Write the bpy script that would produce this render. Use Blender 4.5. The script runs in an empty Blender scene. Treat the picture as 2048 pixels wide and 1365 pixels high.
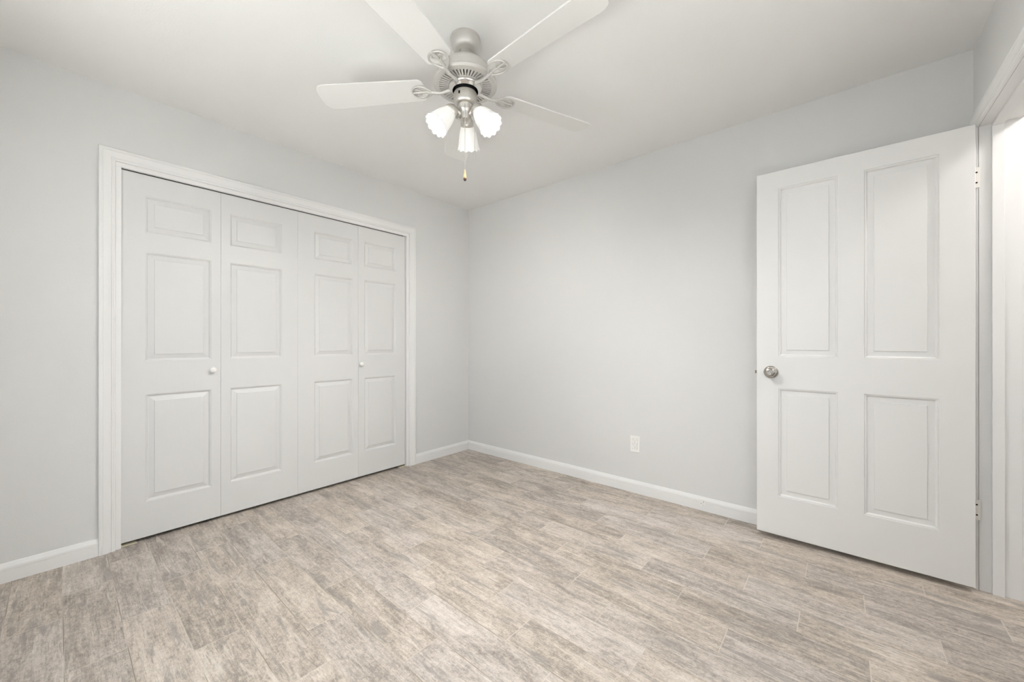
import bpy, bmesh, math, random
from mathutils import Vector, Matrix, Quaternion
PI = math.pi
random.seed(7)
C = bpy.context.scene.collection
S = bpy.context.scene

# ------------------------------------------------------------------ camera
cam_d = bpy.data.cameras.new('camera')
cam = bpy.data.objects.new('camera', cam_d)
C.objects.link(cam)
cam_d.sensor_width = 36.0
cam_d.lens = 13.598
cam_d.clip_start = 0.02
cam.location = (2.9068, -2.7231, 1.1)
cam.rotation_euler = (math.radians(90.037), 0, math.radians(40.443))
S.camera = cam

# ------------------------------------------------------------------ world, exposure
SUN = 56.0         # sunlight on the added paving outside
DAY = 2.3          # radiance of the overcast sky seen by the window
BULB = 1950.0       # radiance of the bulbs of the fan
HALL = 64.0  # radiance of the added hallway lamp
W = bpy.data.worlds.new('overcast_sky')
S.world = W
W.use_nodes = True
bg = W.node_tree.nodes['Background']
bg.inputs[0].default_value = (0.90, 0.965, 1.06, 1)
bg.inputs[1].default_value = DAY
S.view_settings.view_transform = 'Standard'
S.view_settings.look = 'None'
S.view_settings.exposure = 0.09
S.view_settings.gamma = 1.0
S.view_settings.use_curve_mapping = False
S.cycles.max_bounces = 14
S.cycles.diffuse_bounces = 10
S.cycles.transmission_bounces = 8
S.cycles.transparent_max_bounces = 12
S.cycles.sample_clamp_indirect = 25.0
S.cycles.use_denoising = True

# room numbers (metres): X along the back wall, Y towards the back wall, Z up
RX, RY, H = 3.367, -3.15, 2.44
WX0, WX1, WZ0, WZ1 = 1.05, 3.05, 0.55, 2.12
VY0, VY1 = -2.85, -1.45                           # unseen window added in the right wall for light from the side
#
DJ0, DJ1, DTOP = -0.905, -0.085, 2.047           # clear opening of the entry door
CL0, CL1, CTOP = -2.506, -0.7375, 2.0240         # clear opening of the closet
HX = 3.487                                       # hall side of the right wall

sun_d = bpy.data.lights.new('sun', 'SUN')
sun_d.energy = SUN
sun_d.angle = math.radians(0.6)
sun_d.color = (1.0, 0.995, 0.985)
sun = bpy.data.objects.new('sun', sun_d)
C.objects.link(sun)
sun.location = (-6, 6, 12)
# high behind the house: lights the added paving outside, no beam enters the room
sun.rotation_euler = Vector((0.34, -0.05, -1.0)).to_track_quat('-Z', 'Y').to_euler()

portal_d = bpy.data.lights.new('window_daylight_portal', 'AREA')
portal_d.shape = 'RECTANGLE'
portal_d.size = WX1 - WX0
portal_d.size_y = WZ1 - WZ0
portal_d.cycles.is_portal = True
portal = bpy.data.objects.new('window_daylight_portal', portal_d)
C.objects.link(portal)
portal.location = ((WX0 + WX1) / 2, RY - 0.14, (WZ0 + WZ1) / 2)
portal.rotation_euler = (math.radians(90), 0, 0)   # faces +Y
portal2_d = portal_d.copy()
portal2_d.size = VY1 - VY0
portal2 = bpy.data.objects.new('window_daylight_portal', portal2_d)
C.objects.link(portal2)
portal2.location = (HX + 0.03, (VY0 + VY1) / 2, (WZ0 + WZ1) / 2)
portal2.rotation_euler = (math.radians(90), 0, math.radians(90))   # faces -X


# ------------------------------------------------------------------ node helpers
class NT:
    def __init__(self, name):
        self.m = bpy.data.materials.new(name)
        self.m.use_nodes = True
        self.t = self.m.node_tree
        self.t.nodes.clear()
        self.out = self.t.nodes.new('ShaderNodeOutputMaterial')

    def n(self, typ, **kw):
        nd = self.t.nodes.new(typ)
        for k, v in kw.items():
            setattr(nd, k, v)
        return nd

    def put(self, sock, v):
        if hasattr(v, 'is_output'):
            self.t.links.new(v, sock)
        elif v is not None:
            sock.default_value = v

    def math(self, op, a, b=None, c=None, clamp=False):
        nd = self.n('ShaderNodeMath', operation=op, use_clamp=clamp)
        for i, v in enumerate((a, b, c)):
            if v is not None:
                self.put(nd.inputs[i], v)
        return nd.outputs[0]

    def vec(self, x, y, z):
        nd = self.n('ShaderNodeCombineXYZ')
        for i, v in enumerate((x, y, z)):
            self.put(nd.inputs[i], v)
        return nd.outputs[0]

    def noise(self, vec, scale, detail=2.0, rough=0.5, dist=0.0):
        nd = self.n('ShaderNodeTexNoise')
        self.put(nd.inputs['Vector'], vec)
        nd.inputs['Scale'].default_value = scale
        nd.inputs['Detail'].default_value = detail
        nd.inputs['Roughness'].default_value = rough
        nd.inputs['Distortion'].default_value = dist
        return nd.outputs[0]

    def mix(self, f, a, b, blend='MIX'):
        nd = self.n('ShaderNodeMix', data_type='RGBA', blend_type=blend)
        self.put(nd.inputs[0], f)
        self.put(nd.inputs[6], a)
        self.put(nd.inputs[7], b)
        return nd.outputs[2]

    def ramp(self, f, stops):
        nd = self.n('ShaderNodeValToRGB')
        e = nd.color_ramp.elements
        while len(e) < len(stops):
            e.new(0.5)
        for el, (p, c) in zip(e, stops):
            el.position = p
            el.color = c if len(c) == 4 else (*c, 1)
        self.put(nd.inputs[0], f)
        return nd.outputs[0]

    def smooth(self, v, lo, hi):
        nd = self.n('ShaderNodeMapRange', interpolation_type='SMOOTHSTEP')
        self.put(nd.inputs[0], v)
        nd.inputs[1].default_value = lo
        nd.inputs[2].default_value = hi
        return nd.outputs[0]

    def bump(self, h, strength, dist):
        nd = self.n('ShaderNodeBump')
        self.put(nd.inputs['Height'], h)
        nd.inputs['Strength'].default_value = strength
        nd.inputs['Distance'].default_value = dist
        return nd.outputs[0]

    def bsdf(self, col, rough, metal=0.0, spec=0.5, normal=None):
        nd = self.n('ShaderNodeBsdfPrincipled')
        self.put(nd.inputs['Base Color'], col if hasattr(col, 'is_output') else (*col, 1))
        self.put(nd.inputs['Roughness'], rough)
        nd.inputs['Metallic'].default_value = metal
        nd.inputs['Specular IOR Level'].default_value = spec
        if normal is not None:
            self.put(nd.inputs['Normal'], normal)
        return nd.outputs[0]

    def done(self, shader):
        self.t.links.new(shader, self.out.inputs[0])
        return self.m

    def pos(self):
        return self.n('ShaderNodeNewGeometry').outputs['Position']

    def obj(self):
        return self.n('ShaderNodeTexCoord').outputs['Object']


def paint(name, col, rough, spec=0.4, bump=0.0, scale=220.0, vary=0.012):
    t = NT(name)
    p = t.pos()
    big = t.noise(p, 1.7, 3, 0.55)
    f = t.math('MULTIPLY_ADD', big, 2 * vary, 1 - vary)
    c = t.mix(1.0, (*col, 1), t.vec(f, f, f), 'MULTIPLY')
    nrm = None
    if bump:
        nrm = t.bump(t.noise(p, scale, 2, 0.5), bump, 0.002)
    return t.done(t.bsdf(c, rough, 0, spec, nrm))


def metal(name, col, rough):
    t = NT(name)
    o = t.obj()
    br = t.noise(t.n('ShaderNodeVectorMath', operation='MULTIPLY').outputs[0], 60, 2)
    vm = [n for n in t.t.nodes if n.bl_idname == 'ShaderNodeVectorMath'][0]
    t.put(vm.inputs[0], o)
    vm.inputs[1].default_value = (1, 1, 12)
    r = t.math('MULTIPLY_ADD', br, 0.12, rough - 0.06)
    return t.done(t.bsdf(col, r, 1.0, 0.5))


WALL = paint('grey_wall_paint', (0.695, 0.695, 0.689), 0.62, 0.3, 0.22, 190)
CEIL = paint('white_ceiling_paint', (0.800, 0.799, 0.792), 0.8, 0.2, 0.25, 150)
TRIM = paint('white_trim_paint', (0.800, 0.799, 0.792), 0.38, 0.45, 0.03, 90, 0.006)
DOORP = paint('white_door_paint', (0.765, 0.763, 0.753), 0.36, 0.45, 0.03, 70, 0.008)
PLAST = paint('white_plastic', (0.840, 0.835, 0.815), 0.30, 0.5)
BLADE = paint('white_blade_finish', (0.720, 0.716, 0.702), 0.45, 0.3)
HINGEP = paint('painted_hinge', (0.740, 0.725, 0.690), 0.38, 0.5)
CREAM = paint('cream_bracket_paint', (0.72, 0.66, 0.50), 0.45, 0.4)
DARK = paint('dark_slot', (0.02, 0.02, 0.02), 0.8, 0.1)
DARKM = paint('track_gap_shade_black', (0.03, 0.03, 0.03), 0.7, 0.2)
SLOTG = paint('grey_outlet_slot', (0.10, 0.10, 0.095), 0.8, 0.1)
GROUND = paint('bounce_patio_concrete', (0.55, 0.54, 0.52), 0.9, 0.1)
LAWN = paint('dark_gravel', (0.072, 0.073, 0.074), 0.95, 0.1)
NICKEL = metal('brushed_nickel', (0.66, 0.635, 0.60), 0.34)
CHROME = metal('bright_nickel', (0.72, 0.70, 0.68), 0.18)
KNOBM = metal('satin_nickel_knob', (0.45, 0.425, 0.39), 0.26)
BRASSY = metal('aged_latch_metal', (0.26, 0.24, 0.18), 0.4)


def satin_nickel_paint():
    t = NT('satin_nickel_housing')
    p = t.obj()
    f = t.noise(p, 30, 2)
    c = t.mix(f, (0.60, 0.585, 0.56, 1), (0.64, 0.625, 0.60, 1))
    return t.done(t.bsdf(c, 0.42, 0.55, 0.5))


HOUS = satin_nickel_paint()


def bifold_paint():
    t = NT('white_embossed_door_paint')
    o = t.obj()
    mp = t.n('ShaderNodeMapping')
    t.put(mp.inputs[0], o)
    mp.inputs[3].default_value = (60, 60, 3.0)
    g = t.noise(mp.outputs[0], 3.0, 3, 0.6, 0.8)
    nrm = t.bump(g, 0.10, 0.002)
    return t.done(t.bsdf((0.695, 0.694, 0.687), 0.40, 0, 0.4, nrm))


BIFP = bifold_paint()


def floor_mat():
    t = NT('wood_look_plank_tile')
    sp = t.n('ShaderNodeSeparateXYZ')
    t.put(sp.inputs[0], t.pos())
    X, Y = sp.outputs[0], sp.outputs[1]
    wob = t.math('MULTIPLY', t.math('SUBTRACT', t.noise(t.pos(), 14, 2), 0.5), 0.0022)
    v = t.math('DIVIDE', t.math('ADD', t.math('MULTIPLY_ADD', Y, -1.0, -0.010), wob), 0.15)
    row = t.math('FLOOR', v)
    fv = t.math('MULTIPLY', t.math('SUBTRACT', v, row), 0.15)
    u = t.math('DIVIDE', t.math('SUBTRACT', t.math('SUBTRACT', X, 2.373),
                                t.math('MULTIPLY', row, 0.20217)), 0.6065)
    col = t.math('FLOOR', u)
    fu = t.math('MULTIPLY', t.math('SUBTRACT', u, col), 0.6065)
    dv = t.math('MINIMUM', fv, t.math('SUBTRACT', 0.15, fv))
    du = t.math('MINIMUM', fu, t.math('SUBTRACT', 0.6065, fu))
    d = t.math('MINIMUM', du, dv)
    wn = t.n('ShaderNodeTexWhiteNoise', noise_dimensions='3D')
    t.put(wn.inputs['Vector'], t.vec(row, col, 3.7))
    rs = t.n('ShaderNodeSeparateColor')
    t.put(rs.inputs[0], wn.outputs['Color'])
    r1, r2, r3 = rs.outputs[0], rs.outputs[1], rs.outputs[2]
    gx = t.math('MULTIPLY_ADD', r1, 37.0, X)
    gy = t.math('MULTIPLY_ADD', r2, 23.0, Y)
    gz = t.math('MULTIPLY', r3, 11.0)
    sc = lambda a, b: t.vec(t.math('MULTIPLY', gx, a), t.math('MULTIPLY', gy, b), gz)
    blot = t.noise(sc(4.2, 15.0), 1.0, 6, 0.66, 0.5)       # soft weathered patches
    pat2 = t.noise(sc(2.4, 7.5), 1.0, 3, 0.6, 0.9)
    grain = t.noise(sc(9.0, 150.0), 1.0, 4, 0.65, 0.35)    # fibres along the plank
    crack = t.noise(sc(16.0, 300.0), 1.0, 2, 0.5, 0.6)
    speck = t.noise(sc(150.0, 190.0), 1.0, 2, 0.6)
    saw = t.noise(sc(190.0, 16.0), 1.0, 2, 0.5)            # faint saw marks across
    fine = t.noise(sc(60.0, 420.0), 1.0, 2, 0.6)
    val = t.math('MULTIPLY', blot, 0.62)
    mott = t.noise(sc(42.0, 62.0), 1.0, 5, 0.72, 0.4)       # leathery patina
    val = t.math('MULTIPLY_ADD', grain, 0.34, val)
    val = t.math('MULTIPLY_ADD', mott, 0.54, val)
    val = t.math('MULTIPLY_ADD', speck, 0.34, val)
    val = t.math('MULTIPLY_ADD', fine, 0.22, val)
    val = t.math('MULTIPLY_ADD', pat2, 0.34, val)
    val = t.math('MULTIPLY_ADD', saw, 0.05, val)
    val = t.math('ADD', t.math('MULTIPLY', r3, 0.085), val)
    c = t.ramp(t.math('MULTIPLY_ADD', val, 1.0, -0.80), [
        (0.18, (0.190, 0.162, 0.138)), (0.36, (0.340, 0.294, 0.250)),
        (0.50, (0.500, 0.440, 0.380)), (0.63, (0.620, 0.556, 0.488)), (0.82, (0.74, 0.675, 0.60))])
    # some planks greyer, some tanner
    c = t.mix(t.math('MULTIPLY', t.smooth(r1, 0.25, 0.9), 0.9), c, t.mix(1.0, c, (0.95, 0.965, 1.01, 1), 'MULTIPLY'))
    # grey smudges
    sm = t.smooth(t.noise(sc(3.0, 17.0), 1.0, 5, 0.66, 0.7), 0.53, 0.66)
    c = t.mix(t.math('MULTIPLY', sm, 0.66), c, (0.265, 0.242, 0.226, 1))
    # thin dark fibres
    ck = t.smooth(crack, 0.60, 0.70)
    c = t.mix(t.math('MULTIPLY', ck, 0.55), c, (0.215, 0.185, 0.155, 1))
    # pale rubbed streaks
    lt = t.smooth(t.noise(sc(5.0, 55.0), 1.0, 4, 0.65, 0.4), 0.56, 0.70)
    c = t.mix(t.math('MULTIPLY', lt, 0.50), c, (0.72, 0.675, 0.61, 1))
    # plank joints: pale grout with a thin dark line on one edge
    gn = t.noise(t.pos(), 4.0, 2)
    pale = t.math('SUBTRACT', 1.0, t.smooth(d, 0.0010, 0.0024))
    c = t.mix(t.math('MULTIPLY', pale, 0.75), c, (0.66, 0.60, 0.53, 1))
    line = t.math('SUBTRACT', 1.0, t.smooth(dv, 0.0006, 0.0019))
    c = t.mix(t.math('MULTIPLY', line, t.math('MULTIPLY_ADD', t.smooth(gn, 0.40, 0.60), 0.75, 0.20)), c, (0.20, 0.165, 0.125, 1))
    lend = t.math('SUBTRACT', 1.0, t.smooth(fu, 0.0004, 0.0014))
    c = t.mix(t.math('MULTIPLY', lend, t.math('MULTIPLY', r2, 0.90)), c, (0.20, 0.165, 0.125, 1))
    hgt = t.math('ADD', t.math('MULTIPLY', grain, 0.25), t.math('MULTIPLY', t.smooth(d, 0.0, 0.003), 1.0))
    nrm = t.bump(hgt, 0.35, 0.0012)
    rg = t.math('MULTIPLY_ADD', grain, 0.16, 0.40)
    return t.done(t.bsdf(c, rg, 0, 0.42, nrm))


FLOORM = floor_mat()


def shade_glass():
    t = NT('frosted_white_glass')
    tl = t.n('ShaderNodeBsdfTranslucent')
    tl.inputs[0].default_value = (0.97, 0.96, 0.94, 1)
    df = t.n('ShaderNodeBsdfDiffuse')
    df.inputs[0].default_value = (0.90, 0.90, 0.89, 1)
    tr = t.n('ShaderNodeBsdfTransparent')
    gl = t.n('ShaderNodeBsdfGlossy')
    gl.inputs['Roughness'].default_value = 0.15
    m1 = t.n('ShaderNodeMixShader')
    m1.inputs[0].default_value = 0.975
    t.put(m1.inputs[1], tl.outputs[0])
    t.put(m1.inputs[2], df.outputs[0])
    m2 = t.n('ShaderNodeMixShader')
    m2.inputs[0].default_value = 0.0
    t.put(m2.inputs[1], m1.outputs[0])
    t.put(m2.inputs[2], tr.outputs[0])
    m3 = t.n('ShaderNodeMixShader')
    m3.inputs[0].default_value = 0.05
    t.put(m3.inputs[1], m2.outputs[0])
    t.put(m3.inputs[2], gl.outputs[0])
    return t.done(m3.outputs[0])


SHADE = shade_glass()


def emit(name, col, strength):
    t = NT(name)
    e = t.n('ShaderNodeEmission')
    e.inputs[0].default_value = (*col, 1)
    e.inputs[1].default_value = strength
    return t.done(e.outputs[0])


BULBM = emit('lit_bulb', (1.0, 0.96, 0.91), BULB)
HALLM = emit('added_hall_lamp_glow', (1.0, 0.96, 0.92), HALL)


def pane_mat():
    t = NT('clear_window_glass')
    tr = t.n('ShaderNodeBsdfTransparent')
    tr.inputs[0].default_value = (0.97, 0.98, 0.975, 1)
    gl = t.n('ShaderNodeBsdfGlossy')
    gl.inputs['Roughness'].default_value = 0.02
    m = t.n('ShaderNodeMixShader')
    m.inputs[0].default_value = 0.04
    t.put(m.inputs[1], tr.outputs[0])
    t.put(m.inputs[2], gl.outputs[0])
    return t.done(m.outputs[0])


PANE = pane_mat()


def fob_mat():
    t = NT('two_tone_wood_fob')
    sp = t.n('ShaderNodeSeparateXYZ')
    t.put(sp.inputs[0], t.obj())
    c = t.ramp(t.smooth(sp.outputs[2], -0.038, -0.027),
               [(0.0, (0.055, 0.028, 0.014)), (1.0, (0.56, 0.33, 0.17))])
    return t.done(t.bsdf(c, 0.35, 0, 0.5))


FOBM = fob_mat()


# ------------------------------------------------------------------ mesh helpers
def mesh_obj(name, verts, faces, mat, parent=None, smooth=None, loc=None):
    me = bpy.data.meshes.new(name)
    me.from_pydata([tuple(v) for v in verts], [], faces)
    bm = bmesh.new()
    bm.from_mesh(me)
    bmesh.ops.remove_doubles(bm, verts=bm.verts, dist=1e-6)
    bmesh.ops.recalc_face_normals(bm, faces=bm.faces)
    bm.to_mesh(me)
    bm.free()
    if smooth is not None:
        me.polygons.foreach_set('use_smooth', [True] * len(me.polygons))
        me.set_sharp_from_angle(angle=math.radians(smooth))
    me.materials.append(mat)
    o = bpy.data.objects.new(name, me)
    C.objects.link(o)
    if parent is not None:
        o.parent = parent
    if loc is not None:
        o.location = loc
    return o


class MB:
    """collects shapes that make up ONE part"""
    def __init__(self):
        self.v, self.f = [], []

    def add(self, verts, faces, M=None):
        b = len(self.v)
        self.v += [(M @ Vector(v)) if M is not None else Vector(v) for v in verts]
        self.f += [tuple(i + b for i in f) for f in faces]
        return self

    def box(self, x0, x1, y0, y1, z0, z1, bev=0.0, M=None):
        bm = bmesh.new()
        bmesh.ops.create_cube(bm, size=1.0)
        for v in bm.verts:
            v.co = Vector((x0 + (v.co.x + .5) * (x1 - x0), y0 + (v.co.y + .5) * (y1 - y0), z0 + (v.co.z + .5) * (z1 - z0)))
        if bev:
            bmesh.ops.bevel(bm, geom=bm.edges[:], offset=bev, segments=2, profile=0.6, affect='EDGES')
        bm.verts.index_update()
        self.add([v.co.copy() for v in bm.verts], [[v.index for v in f.verts] for f in bm.faces], M)
        bm.free()
        return self

    def lathe(self, prof, n=48, M=None, cap0=True, cap1=True, lobes=0, amp=None):
        """prof: list of (r, z) swept about Z"""
        vs, fs = [], []
        for j, (r, z) in enumerate(prof):
            for i in range(n):
                a = 2 * PI * i / n
                rr = r
                if lobes and amp:
                    rr = r * (1 + amp[j] * math.cos(lobes * a))
                vs.append((rr * math.cos(a), rr * math.sin(a), z))
        for j in range(len(prof) - 1):
            for i in range(n):
                k = (i + 1) % n
                fs.append((j * n + i, j * n + k, (j + 1) * n + k, (j + 1) * n + i))
        if cap0:
            fs.append(tuple(range(n))[::-1])
        if cap1:
            fs.append(tuple(range((len(prof) - 1) * n, len(prof) * n)))
        return self.add(vs, fs, M)

    def tube(self, pts, r, n=8, M=None):
        pts = [Vector(p) for p in pts]
        vs, fs = [], []
        up = Vector((0, 0, 1))
        for i, p in enumerate(pts):
            a = pts[max(i - 1, 0)]
            b = pts[min(i + 1, len(pts) - 1)]
            d = (b - a).normalized()
            if abs(d.dot(up)) > 0.95:
                x = d.cross(Vector((1, 0, 0))).normalized()
            else:
                x = d.cross(up).normalized()
            y = d.cross(x)
            rr = r[i] if isinstance(r, (list, tuple)) else r
            for k in range(n):
                t = 2 * PI * k / n
                vs.append(p + x * rr * math.cos(t) + y * rr * math.sin(t))
        for i in range(len(pts) - 1):
            for k in range(n):
                q = (k + 1) % n
                fs.append((i * n + k, i * n + q, (i + 1) * n + q, (i + 1) * n + k))
        fs.append(tuple(range(n))[::-1])
        fs.append(tuple(range((len(pts) - 1) * n, len(pts) * n)))
        return self.add(vs, fs, M)

    def curve(self, pts, r, n=8, M=None, sub=5):
        """tube through smooth (Catmull-Rom) points"""
        p = [Vector(q) for q in pts]
        rr = list(r) if isinstance(r, (list, tuple)) else [r] * len(p)
        P_, R_ = [], []
        for i in range(len(p) - 1):
            a, b, c, d = p[max(i - 1, 0)], p[i], p[i + 1], p[min(i + 2, len(p) - 1)]
            for k in range(sub):
                t = k / sub
                P_.append(0.5 * ((2 * b) + (c - a) * t + (2 * a - 5 * b + 4 * c - d) * t * t + (3 * b - a - 3 * c + d) * t ** 3))
                R_.append(rr[i] + (rr[i + 1] - rr[i]) * t)
        return self.tube(P_ + [p[-1]], R_ + [rr[-1]], n, M)

    def prism(self, outline, z0, z1, M=None):
        n = len(outline)
        vs = [(x, y, z0) for x, y in outline] + [(x, y, z1) for x, y in outline]
        fs = [tuple(range(n))[::-1], tuple(range(n, 2 * n))]
        fs += [(i, (i + 1) % n, n + (i + 1) % n, n + i) for i in range(n)]
        return self.add(vs, fs, M)

    def build(self, name, mat, parent=None, smooth=None, loc=None):
        return mesh_obj(name, self.v, self.f, mat, parent, smooth, loc)


def empty(name, loc):
    o = bpy.data.objects.new(name, None)
    o.empty_display_size = 0.1
    C.objects.link(o)
    o.location = loc
    return o


def tag(o, label, cat, kind=None, group=None):
    o['label'] = label
    o['category'] = cat
    if kind:
        o['kind'] = kind
    if group:
        o['group'] = group
    return o


def struct(o, label, cat):
    return tag(o, label, cat, 'structure')


def grid_slab(us, vs, holes, d0, d1, to3):
    """a slab over the grid us x vs with rectangular holes (u0,u1,v0,v1), between depths d0 and d1"""
    mb = MB()
    us, vs = sorted(set(us)), sorted(set(vs))
    inh = lambda u, v: any(h[0] < u < h[1] and h[2] < v < h[3] for h in holes)
    solid = {}
    for i in range(len(us) - 1):
        for j in range(len(vs) - 1):
            solid[i, j] = not inh((us[i] + us[i + 1]) / 2, (vs[j] + vs[j + 1]) / 2)
    quad = lambda *p: mb.add([to3(*q) for q in p], [(0, 1, 2, 3)])
    for (i, j), s in solid.items():
        if not s:
            continue
        a, b, c, d = us[i], us[i + 1], vs[j], vs[j + 1]
        for w in (d0, d1):
            quad((a, c, w), (b, c, w), (b, d, w), (a, d, w))
        if not solid.get((i - 1, j), False):
            quad((a, c, d0), (a, d, d0), (a, d, d1), (a, c, d1))
        if not solid.get((i + 1, j), False):
            quad((b, c, d0), (b, d, d0), (b, d, d1), (b, c, d1))
        if not solid.get((i, j - 1), False):
            quad((a, c, d0), (b, c, d0), (b, c, d1), (a, c, d1))
        if not solid.get((i, j + 1), False):
            quad((a, d, d0), (b, d, d0), (b, d, d1), (a, d, d1))
    return mb


def panel_slab(w, z0, z1, th, panels, rings, edge=0.0015):
    """door slab in local coords: u in 0..w, v = z, front at depth 0, back at depth th.
    panels (u0,u1,v0,v1) are recessed on both faces along rings [(inset, depth), ...]"""
    mb = MB()
    e = edge
    us = sorted({e, w - e} | {p[0] for p in panels} | {p[1] for p in panels})
    vs = sorted({z0 + e, z1 - e} | {p[2] for p in panels} | {p[3] for p in panels})
    inp = lambda u, v: any(p[0] < u < p[1] and p[2] < v < p[3] for p in panels)
    for side in (0, 1):
        D = (lambda d: d) if side == 0 else (lambda d: th - d)
        for i in range(len(us) - 1):
            for j in range(len(vs) - 1):
                if not inp((us[i] + us[i + 1]) / 2, (vs[j] + vs[j + 1]) / 2):
                    mb.add([(us[i], D(0), vs[j]), (us[i + 1], D(0), vs[j]), (us[i + 1], D(0), vs[j + 1]), (us[i], D(0), vs[j + 1])], [(0, 1, 2, 3)])
        for p in panels:
            loops = [(0, 0)] + list(rings)
            vv = []
            for ins, dep in loops:
                vv += [(p[0] + ins, D(dep), p[2] + ins), (p[1] - ins, D(dep), p[2] + ins), (p[1] - ins, D(dep), p[3] - ins), (p[0] + ins, D(dep), p[3] - ins)]
            ff = []
            for k in range(len(loops) - 1):
                for q in range(4):
                    ff.append((k * 4 + q, k * 4 + (q + 1) % 4, (k + 1) * 4 + (q + 1) % 4, (k + 1) * 4 + q))
            k = len(loops) - 1
            ff.append((k * 4, k * 4 + 1, k * 4 + 2, k * 4 + 3))
            mb.add(vv, ff)
    # eased edges
    ring = lambda o, d: [(o, d, z0 + o), (w - o, d, z0 + o), (w - o, d, z1 - o), (o, d, z1 - o)]
    L = [ring(e, 0), ring(0, e), ring(0, th - e), ring(e, th)]
    vv = [v for r in L for v in r]
    ff = []
    for k in range(3):
        for q in range(4):
            ff.append((k * 4 + q, k * 4 + (q + 1) % 4, (k + 1) * 4 + (q + 1) % 4, (k + 1) * 4 + q))
    mb.add(vv, ff)
    return mb


def sweep(path_of, prof, nst):
    """prof points (s, t); path_of(k, s, t) -> 3D point at station k; closed profile, capped ends"""
    mb = MB()
    n = len(prof)
    vs = [path_of(k, s, t) for k in range(nst) for s, t in prof]
    fs = []
    for k in range(nst - 1):
        for i in range(n):
            j = (i + 1) % n
            fs.append((k * n + i, k * n + j, (k + 1) * n + j, (k + 1) * n + i))
    fs.append(tuple(range(n))[::-1])
    fs.append(tuple(range((nst - 1) * n, nst * n)))
    return mb.add(vs, fs)


# ------------------------------------------------------------------ room shell
TH = 0.115
FP = [(-0.80, RY - TH), (HX, RY - TH), (HX, -1.25), (4.60, -1.25), (4.60, 1.3), (-0.80, 1.3)]
mb = MB().prism(FP, -0.06, 0.0)
struct(mb.build('floor', FLOORM), 'floor of weathered grey brown wood-look plank tiles', 'floor')
mb = MB().prism(FP, H, H + 0.08)
struct(mb.build('ceiling', CEIL), 'plain white ceiling above the five-blade fan', 'ceiling')

# closet wall (X = 0), opening for the bifold doors
g = grid_slab([RY, CL0 - 0.023, CL1 + 0.023, 0.0], [0, CTOP + 0.026, H], [(CL0 - 0.023, CL1 + 0.023, -1, CTOP + 0.026)],
              -TH, 0.0, lambda u, v, w: (w, u, v))
struct(g.build('wall_left', WALL), 'light grey wall around the white closet doors', 'wall')
g = MB().box(-0.80, RX, 0.0, TH, 0, H)
struct(g.build('wall_back', WALL), 'light grey blank wall with the power outlet', 'wall')
g = grid_slab([RY, VY0, VY1, DJ0 - 0.02, DJ1 + 0.02, TH], [0, WZ0, DTOP + 0.02, WZ1, H],
              [(DJ0 - 0.02, DJ1 + 0.02, -1, DTOP + 0.02), (VY0, VY1, WZ0, WZ1)],
              RX, HX, lambda u, v, w: (w, u, v))
struct(g.build('wall_right', WALL), 'light grey wall with the doorway at far right', 'wall')
g = grid_slab([-0.8, WX0, WX1, HX], [0, WZ0, WZ1, H], [(WX0, WX1, WZ0, WZ1)], RY - TH, RY, lambda u, v, w: (u, w, v))
struct(g.build('wall_front', WALL), 'light grey window wall behind the camera', 'wall')
# closet interior
g = MB().box(-0.80, -0.72, RY, 0.0, 0, H)
struct(g.build('wall_closet', WALL), 'wall at the rear of the closet', 'wall')
# hall beyond the doorway
g = MB().box(4.52, 4.60, -1.25, 1.3, 0, H)
struct(g.build('wall_hall', WALL), 'far side wall of the hallway past the doorway', 'wall')
g = MB().box(3.487, 4.52, -1.25, -1.15, 0, H)
struct(g.build('wall_hall_front', WALL), 'front end wall of the hallway past the doorway', 'wall')
g = MB().box(3.367, 4.52, 1.22, 1.3, 0, H)
struct(g.build('wall_hall_end', WALL), 'end wall of the hallway past the doorway', 'wall')
g = MB().box(3.367, 3.487, TH, 1.22, 0, H)
struct(g.build('wall_hall_side', WALL), 'near side wall of the hallway past the doorway', 'wall')

# window behind the camera, added window beside it for light: frame, panes, sill
def window(name, label, cx, cy, width, rz):
    w_ = empty(name, (cx, cy, WZ0))
    w_.rotation_euler = (0, 0, rz)
    struct(w_, label, 'window')
    fw, ww, wh = 0.045, width / 2, WZ1 - WZ0
    g = grid_slab([-ww, -ww + fw, -0.03, 0.03, ww - fw, ww], [0, fw, wh / 2 - .02, wh / 2 + .02, wh - fw, wh],
                  [(-ww + fw, -0.03, fw, wh / 2 - .02), (0.03, ww - fw, fw, wh / 2 - .02),
                   (-ww + fw, -0.03, wh / 2 + .02, wh - fw), (0.03, ww - fw, wh / 2 + .02, wh - fw)],
                  -0.05, 0.01, lambda u, v, w: (u, w, v))
    g.build('window_frame', TRIM, w_)
    for a, b in ((-ww + fw, -0.03), (0.03, ww - fw)):
        for c, d in ((fw, wh / 2 - .02), (wh / 2 + .02, wh - fw)):
            MB().box(a, b, -0.022, -0.018, c, d).build('window_pane', PANE, w_)
    MB().box(-ww - .04, ww + .04, 0.0, 0.11, -0.025, 0.0, 0.004).build('window_sill', TRIM, w_)


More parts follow.
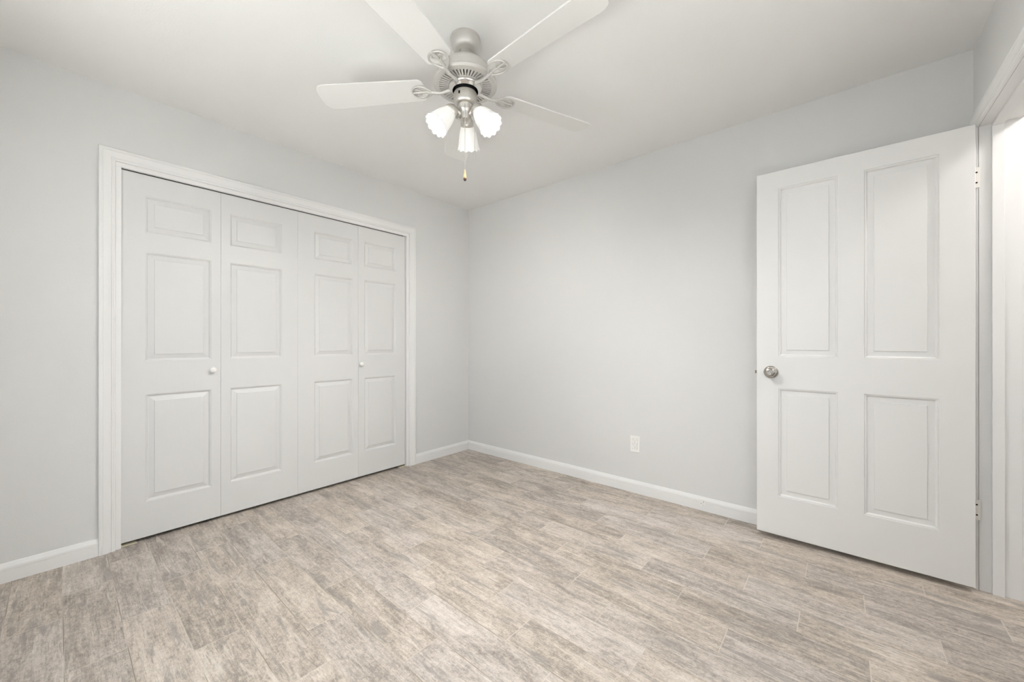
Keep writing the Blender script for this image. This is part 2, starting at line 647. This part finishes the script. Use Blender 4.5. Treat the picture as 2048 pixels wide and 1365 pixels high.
window('window_1', 'white window in the wall behind the camera', (WX0 + WX1) / 2, RY - 0.06, WX1 - WX0, 0)
window('added_window_2', 'unseen white window added in the right wall to light the room', RX + 0.06, (VY0 + VY1) / 2, VY1 - VY0, PI / 2)
g = MB().box(-12, 20, -20, 8, -0.36, -0.31)
struct(g.build('yard_outside', LAWN), 'dark gravel yard around the house outside the windows', 'ground')
g = MB().box(-1, HX + 1.6, RY - 2.0, RY - 0.15, -0.30, -0.25)  # unseen paving strip, added to throw sun up onto the ceiling
g.box(HX + 0.05, HX + 1.9, RY - 0.15, -0.8, -0.30, -0.25)
struct(g.build('bounce_patio', GROUND), 'unseen pale patio added to bounce sunlight onto the ceiling', 'ground')

# ------------------------------------------------------------------ baseboards
BPROF = [(0, 0), (.0125, 0), (.0125, .0535), (.0100, .0543), (.0100, .0565), (.0125, .0575), (.0125, .066), (.0110, .072),
         (.0078, .0775), (.0070, .0800), (.0060, .0830), (.0040, .0865), (.0015, .0880), (0, .0880)]


def baseboard(name, label, path_of, nst=2):
    struct(sweep(path_of, BPROF, nst).build(name, TRIM, None, 28), label, 'baseboard')


CO_L, CO_R = -2.590, -0.652          # outer edges of the closet casing
baseboard('baseboard_left', 'white baseboard left of the closet',
          lambda k, s, t: (s, (RY, CO_L)[k], t))
baseboard('baseboard_corner', 'short white baseboard between closet and corner',
          lambda k, s, t: (s, CO_R if k == 0 else -s, t))
baseboard('baseboard_back', 'long white baseboard under the outlet',
          lambda k, s, t: (s if k == 0 else RX, -s, t))
baseboard('baseboard_right', 'white baseboard beside the camera right of the doorway',
          lambda k, s, t: (RX - s, (RY, DJ0 - 0.063)[k], t))
baseboard('baseboard_front', 'white baseboard under the window',
          lambda k, s, t: ((0.0, RX)[k], RY + s, t))

# ------------------------------------------------------------------ casings and jambs
CPROF = [(0, 0), (0, .0135), (.0012, .0160), (.0035, .0170), (.0125, .0170), (.0138, .0155), (.0158, .0155), (.0172, .0168),
         (.0300, .0160), (.0370, .0140), (.0425, .0112), (.0460, .0106), (.0466, .0132), (.0480, .0140), (.0510, .0136),
         (.0518, .0116), (.0545, .0114), (.0555, .0122), (.0590, .0112), (.0612, .0090), (.0620, .0060), (.0620, 0)]


def casing(name, parent, yl, yr, zt, x, sgn, mat=TRIM, scale=1.0):
    st = lambda k, s, t: (x + sgn * t * 1.0, (yl + s * scale, yl + s * scale, yr - s * scale, yr - s * scale)[k],
                          (0.0, zt - s * scale, zt - s * scale, 0.0)[k])
    return sweep(st, CPROF, 4).build(name, mat, parent, 26)


tr = empty('trim_1', (0, (CL0 + CL1) / 2, 0))
struct(tr, 'white moulded casing around the closet opening', 'door casing')
cy = (CL0 + CL1) / 2
casing('closet_casing', tr, CO_L - cy, CO_R - cy, 2.109, 0.0, 1)
# jamb lining
J = 0.0230
g = MB().box(-TH, -0.0005, CL0 - J, CL0, 0, CTOP, 0.0015)
g.box(-TH, -0.0005, CL1, CL1 + J, 0, CTOP, 0.0015)
g.box(-.0215, -0.0005, CL0 - J, CL1 + J, CTOP, CTOP + 0.026, 0.0015)
g.box(-TH, -.0560, CL0 - J, CL1 + J, CTOP, CTOP + 0.026, 0.0015)
g.v = [v - Vector((0, cy, 0)) for v in g.v]
g.build('closet_jamb', TRIM, tr)
g = grid_slab([-.0560, -.0535, -.0240, -.0215], [CTOP + .001, CTOP + .0235, CTOP + .0260], [(-.0535, -.0240, 0, CTOP + .0235)], CL0 - cy, CL1 - cy, lambda u, v, w: (u, w, v))
g.build('door_track', DARKM, tr)  # track coloured near-black, so the gap's shade is in its colour

tr2 = empty('trim_2', (RX, (DJ0 + DJ1) / 2, 0))
struct(tr2, 'white casing and jamb of the doorway at far right', 'door casing')
dy = (DJ0 + DJ1) / 2
casing('door_casing', tr2, DJ0 - 0.063 - dy, DJ1 + 0.063 - dy, DTOP + 0.063, 0.0, -1, TRIM)
casing('hall_casing', tr2, DJ0 - 0.063 - dy, DJ1 + 0.063 - dy, DTOP + 0.063, HX - RX, 1, TRIM)
g = MB()
for (a, b) in ((DJ0 - J, DJ0), (DJ1, DJ1 + J)):
    g.box(0.001, HX - RX, a - dy, b - dy, 0, DTOP, 0.0012)
g.box(0.001, HX - RX, DJ0 - J - dy, DJ1 + J - dy, DTOP, DTOP + J, 0.0012)
g.build('door_jamb', TRIM, tr2)
g = MB()
s0, s1 = 0.037, 0.072
g.box(s0, s1, DJ1 - 0.011 - dy, DJ1 - dy, 0, DTOP - 0.011, 0.002)
g.box(s0, s1, DJ0 - dy, DJ0 + 0.011 - dy, 0, DTOP - 0.011, 0.002)
g.box(s0, s1, DJ0 - dy, DJ1 - dy, DTOP - 0.011, DTOP, 0.002)
g.build('door_stop', TRIM, tr2)

# ------------------------------------------------------------------ closet bifold doors
BR = [(.0010, .0018), (.0040, .0024), (.0075, .0058), (.0105, .0104), (.0125, .0112), (.0145, .0112), (.0365, .0042), (.0378, .0016), (.0400, .0010)]
ROWS = [(.212, .806), (.990, 1.594), (1.701, 1.903)]


def knob_mesh(parent, y, z):
    M = Matrix.Translation((0.0, y, z)) @ Matrix.Rotation(PI / 2, 4, 'Y')
    prof = [(.0105, -0.0015), (.0105, .0015), (.0075, .0035), (.0068, .0080), (.0085, .0110), (.0135, .0130), (.0168, .0165),
            (.0176, .0205), (.0165, .0245), (.0135, .0280), (.0085, .0302), (.0030, .0310)]
    return MB().lathe(prof, 40, M).build('knob', PLAST, parent, 50)


def bifold(name, label, leaves, knob):
    y0 = leaves[0][0]
    t = empty(name, (-0.0195, y0, 0))
    struct(t, label, 'closet door')
    for a, b, pu0, pu1 in leaves:
        s = panel_slab(b - a, .0185, 2.0192, .033, [(pu0 - a, pu1 - a, r0, r1) for r0, r1 in ROWS], BR, 0.0008)
        s.v = [Vector((-v.y, v.x + a - y0, v.z)) for v in s.v]
        s.build('door_leaf', BIFP, t)
    knob_mesh(t, knob[0] - y0, knob[1])
    return t


bifold('door_1', 'left white bifold closet door, knob near its middle fold',
       [(-2.5053, -2.0702, -2.411, -2.1175), (-2.0694, -1.6242, -2.023, -1.727)], (-2.112, .925))
bifold('door_2', 'right white bifold closet door nearest the room corner',
       [(-1.6236, -1.1762, -1.513, -1.221), (-1.1750, -0.7425, -1.124, -0.834)], (-1.157, .919))

# pivot brackets at the feet of the closet jambs
for nm, lab, a, b in (('pivot_bracket', 'cream metal pivot bracket on the floor at the left end of the closet', CL0 + .001, CL0 + .062),
                      ('pivot_bracket', 'cream metal pivot bracket on the floor at the closet end near the corner', CL1 - .062, CL1 - .001)):
    t = empty(nm, (-0.036, (a + b) / 2, 0))
    hw = (b - a) / 2
    MB().box(-.016, .020, -hw, hw, 0.0, .0035, .0008).build('base_plate', CREAM, t)
    sgn = -1 if a < -2 else 1
    MB().box(-.016, .020, min(sgn * hw, sgn * (hw - .003)), max(sgn * hw, sgn * (hw - .003)), .0035, .012, .0008).build('side_flange', CREAM, t)
    tag(t, lab, 'bracket', None, 'closet pivot brackets')

# ------------------------------------------------------------------ entry door, open against the back wall
DX0, DX1, DYF, DTH = 2.538, 3.3495, -0.140, 0.035
dr = empty('door_3', (DX1, DYF, 0))
struct(dr, 'white four-panel door standing open at right with nickel knob', 'door')
DR = [(.0006, .0034), (.0028, .0042), (.0038, .0028), (.0070, .0034), (.0100, .0066), (.0118, .0116), (.0132, .0120), (.0360, .0112), (.0370, .0072), (.0388, .0066)]
PU = [(2.640, 2.893), (2.991, 3.243)]
PV = [(.242, .840), (1.015, 1.947)]
s = panel_slab(DX1 - DX0, .027, 2.043, DTH, [(a - DX0, b - DX0, c, d) for a, b in PU for c, d in PV], DR, 0.0015)
s.v = [Vector((v.x + DX0 - DX1, v.y, v.z)) for v in s.v]
s.build('door_slab', DOORP, dr)
KX, KZ = 2.606 - DX1, .928
for front in (True, False):
    M = Matrix.Translation((KX, 0.0 if front else DTH, KZ)) @ Matrix.Rotation(PI / 2 if front else -PI / 2, 4, 'X')
    rose = MB().lathe([(.0345, 0), (.0345, .0035), (.0325, .0065), (.0270, .0095), (.0180, .0115), (.0140, .0125), (.0120, .0140), (.0115, .0300)], 48, M).build('rosette', KNOBM, dr, 35)
    kn = MB().lathe([(.0115, .0280), (.0150, .0290), (.0205, .0325), (.0250, .0380), (.0268, .0440), (.0262, .0500), (.0235, .0550), (.0200, .0580),
                     (.0140, .0592), (.0130, .0578), (.0125, .0578)], 48, M).build('door_knob', KNOBM, dr, 35)
    MB().lathe([(.0112, .0565), (.0112, .0590), (.0100, .0600), (.0080, .0592), (.0075, .0580), (.0052, .0578), (.0048, .0590), (.0030, .0598), (.0010, .0600)], 32, M).build('lock_cylinder', KNOBM, kn, 30)
g = MB().box(DX0 - .0100 - DX1, DX0 - DX1 + .002, .011, .024, KZ - .011, KZ + .006, .001)
g.build('latch_bolt', BRASSY, dr)
MB().box(DX0 - DX1 - .0008, DX0 - DX1 + .0012, .005, .030, KZ - .030, KZ + .027, .0004).build('latch_plate', KNOBM, dr)
for z in (.315, 1.775):
    h = MB().box(-.0012, .0005, .004, .034, z, z + .089, .0003)
    h.box(.0004, .0195, .0335, .0352, z, z + .089, .0003)
    hin = h.build('hinge', HINGEP, dr)
    b = MB()
    for q in range(5):
        b.lathe([(.0052, z + .0178 * q + .0006), (.0056, z + .0178 * q + .0014), (.0056, z + .0178 * q + .0164), (.0052, z + .0178 * q + .0172)], 16,
                Matrix.Translation((.0075, .0395, 0)))
    b.build('hinge_barrel', HINGEP, hin, 40)
    for q in (.022, .067):
        MB().lathe([(.0034, -.0006), (.0034, .0006), (.0012, .0011)], 16, Matrix.Translation((.0085, .0335, z + q)) @ Matrix.Rotation(PI / 2, 4, 'X')).build('screw', DARK, hin)

# ------------------------------------------------------------------ outlet on the back wall
t = empty('wall_outlet', (1.7640, 0.0, 0.353))
tag(t, 'white duplex power outlet low on the blank back wall', 'outlet')
g = grid_slab([-.036, -.0175, .0175, .036], [-.0595, -.0372, -.0030, .0030, .0372, .0595],
              [(-.0175, .0175, -.0372, -.0030), (-.0175, .0175, .0030, .0372)], -.0055, 0, lambda u, v, w: (u, w, v))
pl = g.build('cover_plate', PLAST, t)
bv = pl.modifiers.new('bevel', 'BEVEL')
bv.width = .0022
bv.segments = 2
MB().lathe([(.0034, -.0008), (.0034, .0006), (.0012, .0012)], 20, Matrix.Translation((0, -.0055, 0)) @ Matrix.Rotation(PI / 2, 4, 'X')).build('screw', PLAST, pl)
for zc in (.0201, -.0201):
    ol = []
    for i in range(36):
        a = 2 * PI * i / 36
        ol.append((max(-.0168, min(.0168, .0195 * math.cos(a))), max(-.0166, min(.0166, .0195 * math.sin(a)))))
    M = Matrix.Translation((0, 0, zc)) @ Matrix.Rotation(PI / 2, 4, 'X')
    rc = MB().prism(ol, 0.0, .0066, M).build('receptacle', PLAST, t)
    s = MB().box(-.0070, -.0056, -.0069, -.0060, zc + .001, zc + .0100)
    s.box(.0056, .0068, -.0069, -.0060, zc + .002, zc + .0085)
    s.lathe([(.0024, .0060), (.0024, .0069)], 16, Matrix.Translation((0, 0, zc - .0075)) @ Matrix.Rotation(PI / 2, 4, 'X'))
    s.build('socket_slots', SLOTG, rc)

# small two-screw plate on the baseboard
t = empty('baseboard_plate', (2.216, -.0125, .050))
tag(t, 'tiny white two-screw plate fixed on the back baseboard near the open door', 'plate')
MB().box(-.0100, .0055, -.0042, .0002, -.025, .026, .0012).build('plate', PLAST, t)
MB().box(.0058, .0190, -.0030, .0012, -.008, .026, .0010).build('tab', PLAST, t)
for x, z, d in ((-.0035, -.0020, -.0042), (.0115, .0105, -.0030)):
    MB().lathe([(.0026, -.0004), (.0026, .0004), (.0010, .0008)], 16, Matrix.Translation((x, d, z)) @ Matrix.Rotation(PI / 2, 4, 'X')).build('screw', BRASSY, t)

# ------------------------------------------------------------------ ceiling fan
FX, FY = 1.638, -1.553
fan = empty('ceiling_fan', (FX, FY, H))
tag(fan, 'brushed nickel ceiling fan with white blades and three lit glass shades', 'ceiling fan')
zz = lambda z: z - H
lp = lambda pr: [(r, zz(z)) for r, z in pr]
MB().lathe(lp([(.0655, 2.4399), (.0665, 2.436), (.0665, 2.431), (.0640, 2.4295), (.0640, 2.422), (.0635, 2.410), (.0605, 2.399), (.0545, 2.390), (.0470, 2.3845), (.0400, 2.382)]), 64).build('canopy', HOUS, fan, 30)
MB().lathe(lp([(.030, 2.386), (.030, 2.366), (.0315, 2.360), (.0315, 2.305)]), 40).build('neck', NICKEL, fan, 30)
MB().lathe(lp([(.034, 2.324), (.060, 2.3225), (.084, 2.3185), (.099, 2.3115), (.1065, 2.302), (.1085, 2.292), (.1085, 2.262), (.1115, 2.2605), (.1115, 2.2555),
               (.1180, 2.2535), (.1300, 2.2505), (.1380, 2.2450), (.1408, 2.2380), (.1395, 2.2325), (.1350, 2.2285)]), 80, None, True, False).build('motor_housing', HOUS, fan, 30)
# slotted vent plate under the motor
NS = 48
v = MB()
r0, ra, rb, r1 = .0690, .0790, .1150, .1355
zt = zz(2.2265)
zr = zz(2.2285)
zb = zz(2.2375)
P = lambda r, a, z: (r * math.cos(a), r * math.sin(a), z)
for i in range(NS):
    a0 = 2 * PI * i / NS
    a1 = a0 + 2 * PI / NS * 0.62
    a2 = a0 + 2 * PI / NS
    for (p, q) in ((a0, a1), (a1, a2)):
        v.add([P(r0, p, zt), P(ra, p, zt), P(ra, q, zt), P(r0, q, zt)], [(0, 1, 2, 3)])
        v.add([P(rb, p, zt), P(r1 - .012, p, zt), P(r1 - .012, q, zt), P(rb, q, zt)], [(0, 1, 2, 3)])
        v.add([P(r1 - .012, p, zt), P(r1, p, zr), P(r1, q, zr), P(r1 - .012, q, zt)], [(0, 1, 2, 3)])
    v.add([P(ra, a0, zt), P(rb, a0, zt), P(rb, a1, zt), P(ra, a1, zt)], [(0, 1, 2, 3)])
    v.add([P(ra, a1, zt), P(rb, a1, zt), P(rb, a1, zb), P(ra, a1, zb)], [(0, 1, 2, 3)])
    v.add([P(ra, a2, zt), P(rb, a2, zt), P(rb, a2, zb), P(ra, a2, zb)], [(0, 1, 2, 3)])
    v.add([P(ra, a1, zt), P(ra, a2, zt), P(ra, a2, zb), P(ra, a1, zb)], [(0, 1, 2, 3)])
    v.add([P(rb, a1, zt), P(rb, a2, zt), P(rb, a2, zb), P(rb, a1, zb)], [(0, 1, 2, 3)])
vp = v.build('vent_plate', HOUS, fan)
MB().lathe([(.055, zb - .0002), (.118, zb - .0002), (.118, zb + .0012), (.055, zb + .0012)], 64, None, False, False).build('slot_shade_backing', DARK, vp)  # black disc, puts the shade inside the vent slots into colour
# chrome flywheel ring
fl = MB().lathe(lp([(.0700, 2.2290), (.0745, 2.2250), (.0755, 2.2205), (.0730, 2.2155), (.0660, 2.2110), (.0580, 2.2055), (.0562, 2.2062), (.0556, 2.2360)]), 64, None, False, False).build('flywheel', CHROME, fan, 40)
MB().lathe(lp([(.0557, 2.2362), (.0470, 2.2350), (.0440, 2.2300), (.0440, 2.1940)]), 48, None, False, False).build('hub_gap_shade', DARK, fl, 30)  # black lining stands for shade in the gap above the switch housing
# switch housing
sh = MB().lathe(lp([(.030, 2.222), (.030, 2.1965), (.0500, 2.1960), (.0515, 2.1925), (.0515, 2.1600), (.0505, 2.1535), (.0470, 2.1470), (.0415, 2.1435), (.0360, 2.1425)]), 64).build('switch_housing', NICKEL, fan, 30)
ca = math.radians(-49.6)                      # horizontal direction from the fan to the camera
M = Matrix.Rotation(ca + math.radians(14), 4, 'Z') @ Matrix.Translation((-.0, 0, zz(2.180)))
az = ca - math.radians(24)
MB().box(.0500, .0535, -.0035, .0035, zz(2.170), zz(2.182), .0012, Matrix.Rotation(az, 4, 'Z')).build('reverse_switch', DARK, sh)
# light kit body
MB().lathe(lp([(.0345, 2.1440), (.0345, 2.1300), (.0330, 2.1260), (.0370, 2.1235), (.0370, 2.1195), (.0300, 2.1130), (.0260, 2.1000), (.0270, 2.0900), (.0240, 2.0800),
               (.0150, 2.0740), (.0080, 2.0715), (.0060, 2.0640), (.0030, 2.0620)]), 48).build('light_kit', NICKEL, fan, 35)
away = ca + PI
TILT = math.radians(40)
for k in range(3):
    a = away + k * 2 * PI / 3
    d = Vector((math.cos(a), math.sin(a), 0))
    base = d * .064 + Vector((0, 0, zz(2.104)))
    axis = d * math.sin(TILT) - Vector((0, 0, 1)) * math.cos(TILT)
    rot = Vector((0, 0, -1)).rotation_difference(axis).to_matrix().to_4x4()
    M = Matrix.Translation(base) @ rot
    ho = MB().tube([d * .018 + Vector((0, 0, zz(2.098))), d * .036 + Vector((0, 0, zz(2.108))), d * .050 + Vector((0, 0, zz(2.116))), base - axis * .004],
                   [.009, .009, .010, .012], 14)
    ho.lathe([(.012, .020), (.020, .017), (.0265, .010), (.0300, .001), (.0305, -.012), (.0290, -.0145), (.0270, -.0145)], 40, M)
    ho.build('lamp_holder', NICKEL, fan, 35)
    # scalloped tulip shade, outer and inner skin
    out = [(.0255, -.010), (.0290, -.016), (.0345, -.030), (.0390, -.046), (.0425, -.064), (.0455, -.082), (.0490, -.098), (.0525, -.110)]
    amp = [0, 0, .008, .014, .018, .020, .026, .036]
    inn = [(r - .0026, z) for r, z in out][::-1]
    prof = out + inn
    am = amp + amp[::-1]
    N = 96
    vs, fs = [], []
    for j, (r, z) in enumerate(prof):
        for i in range(N):
            t_ = 2 * PI * i / N
            w = math.cos(12 * t_)
            rr = r * (1 + am[j] * w)
            dz = -.0026 * w * max(0, (abs(z) - .09) / .02)
            vs.append(M @ Vector((rr * math.cos(t_), rr * math.sin(t_), z + dz)))
    for j in range(len(prof) - 1):
        for i in range(N):
            q = (i + 1) % N
            fs.append((j * N + i, j * N + q, (j + 1) * N + q, (j + 1) * N + i))
    for i in range(N):
        q = (i + 1) % N
        j = len(prof) - 1
        fs.append((j * N + i, j * N + q, q, i))
    shd = mesh_obj('lamp_shade', vs, fs, SHADE, fan, 60)
    MB().lathe([(.0095, -.012), (.0105, -.040), (.0135, -.050), (.0190, -.060), (.0220, -.071), (.0210, -.083), (.0160, -.092), (.0075, -.0970)], 24, M).build('light_bulb', BULBM, shd, 80)

# five blades with cast arms
for k in range(5):
    a = math.radians(-146 + 72 * k)
    R = Matrix.Rotation(a, 4, 'Z')
    za = zz(2.2185)
    arm = MB()
    # neck, then an open scroll that carries the blade
    arm.curve([(.060, 0, za), (.085, 0, za - .004), (.115, 0, za - .010), (.145, 0, za - .006), (.170, 0, za)], [.0095, .0080, .0068, .0068, .0080], 12, R)
    for sg in (-1, 1):
        arm.curve([(.150, 0, za - .004), (.165, sg * .018, za - .003), (.188, sg * .034, za), (.212, sg * .037, za), (.232, sg * .026, za), (.240, sg * .010, za), (.238, 0, za)],
                  [.0052, .0050, .0048, .0046, .0044, .0042, .0042], 10, R)
        arm.curve([(.196, 0, za), (.206, sg * .014, za), (.220, sg * .020, za), (.228, sg * .014, za)], .0036, 8, R)
    arm.curve([(.165, 0, za), (.20, 0, za), (.245, 0, za)], [.0072, .0056, .0040], 10, R)
    ao = arm.build('blade_arm', HOUS, fan, 60)
    pitch = math.radians(11)
    ol = []
    for i in range(15):                                    # root end, rounded
        t_ = PI / 2 + PI * i / 14
        ol.append((.205 + .028 * math.cos(t_), .056 * math.sin(t_)))
    for i in range(19):                                    # tip, well rounded corners
        t_ = -PI / 2 + PI * i / 18
        c_, s_ = math.cos(t_), math.sin(t_)
        ol.append((.622 + .060 * (abs(c_) ** .6), .069 * (abs(s_) ** .7) * (1 if s_ > 0 else -1)))
    B = R @ Matrix.Translation((0, 0, za + .0085)) @ Matrix.Rotation(pitch, 4, 'X')
    bl = MB().prism(ol, -.003, .003, B).build('fan_blade', BLADE, fan)
    bvm = bl.modifiers.new('bevel', 'BEVEL')
    bvm.width = .0015
    bvm.segments = 2
    for (x, y) in ((.212, .026), (.212, -.026), (.240, 0)):
        MB().lathe([(.0042, .0032), (.0042, .0042), (.0015, .0050)], 12, B @ Matrix.Translation((x, y, 0))).build('screw', NICKEL, ao)

# pull chains (beads + wire) and the wooden fob
Rv = Vector((0.761, 0.6487, 0))               # picture-right direction in plan
cv = Vector((math.cos(ca), math.sin(ca), 0))


def chain(pt, ztop, zbot, attach):
    g = MB()
    g.tube([attach, (attach[0] * .4 + pt.x * .6, attach[1] * .4 + pt.y * .6, zz(ztop) + .006), (pt.x, pt.y, zz(ztop)), (pt.x, pt.y, zz(zbot))], .0006, 6)
    n = int((ztop - zbot) / .0042)
    for i in range(n):
        z = zz(ztop) - (i + .5) * .0042
        g.lathe([(.0004, -.0016), (.0013, -.0009), (.0016, 0), (.0013, .0009), (.0004, .0016)], 8, Matrix.Translation((pt.x, pt.y, z)))
    return g.build('pull_chain', CHROME, fan, 60)


p1 = Rv * .003 + cv * .040
ch = chain(p1, 2.128, 1.838, (cv.x * .030, cv.y * .030, zz(2.134)))
fob = MB().lathe([(.0018, .004), (.0028, .001), (.0032, -.004), (.0040, -.010), (.0056, -.020), (.0068, -.029), (.0070, -.035), (.0060, -.040), (.0035, -.0435), (.001, -.0445)], 28)
fob.build('wooden_fob', FOBM, fan, 60, (p1.x, p1.y, zz(1.838)))
p2 = Rv * .043 + cv * .016
ch2 = chain(p2, 2.128, 1.905, (Rv.x * .030 + cv.x * .012, Rv.y * .030 + cv.y * .012, zz(2.134)))

# ------------------------------------------------------------------ unseen lamp added to light the hallway and doorway
hl = empty('added_hall_lamp', (4.0, -0.35, H))
tag(hl, 'unseen round lamp added on the hallway ceiling to light the doorway', 'lamp')
MB().lathe([(.15, 0), (.15, -.02), (.14, -.024)], 40).build('base', TRIM, hl, 30)
MB().lathe([(.138, -.024), (.132, -.05), (.10, -.075), (.05, -.09), (.005, -.094)], 40).build('diffuser', HALLM, hl, 60)
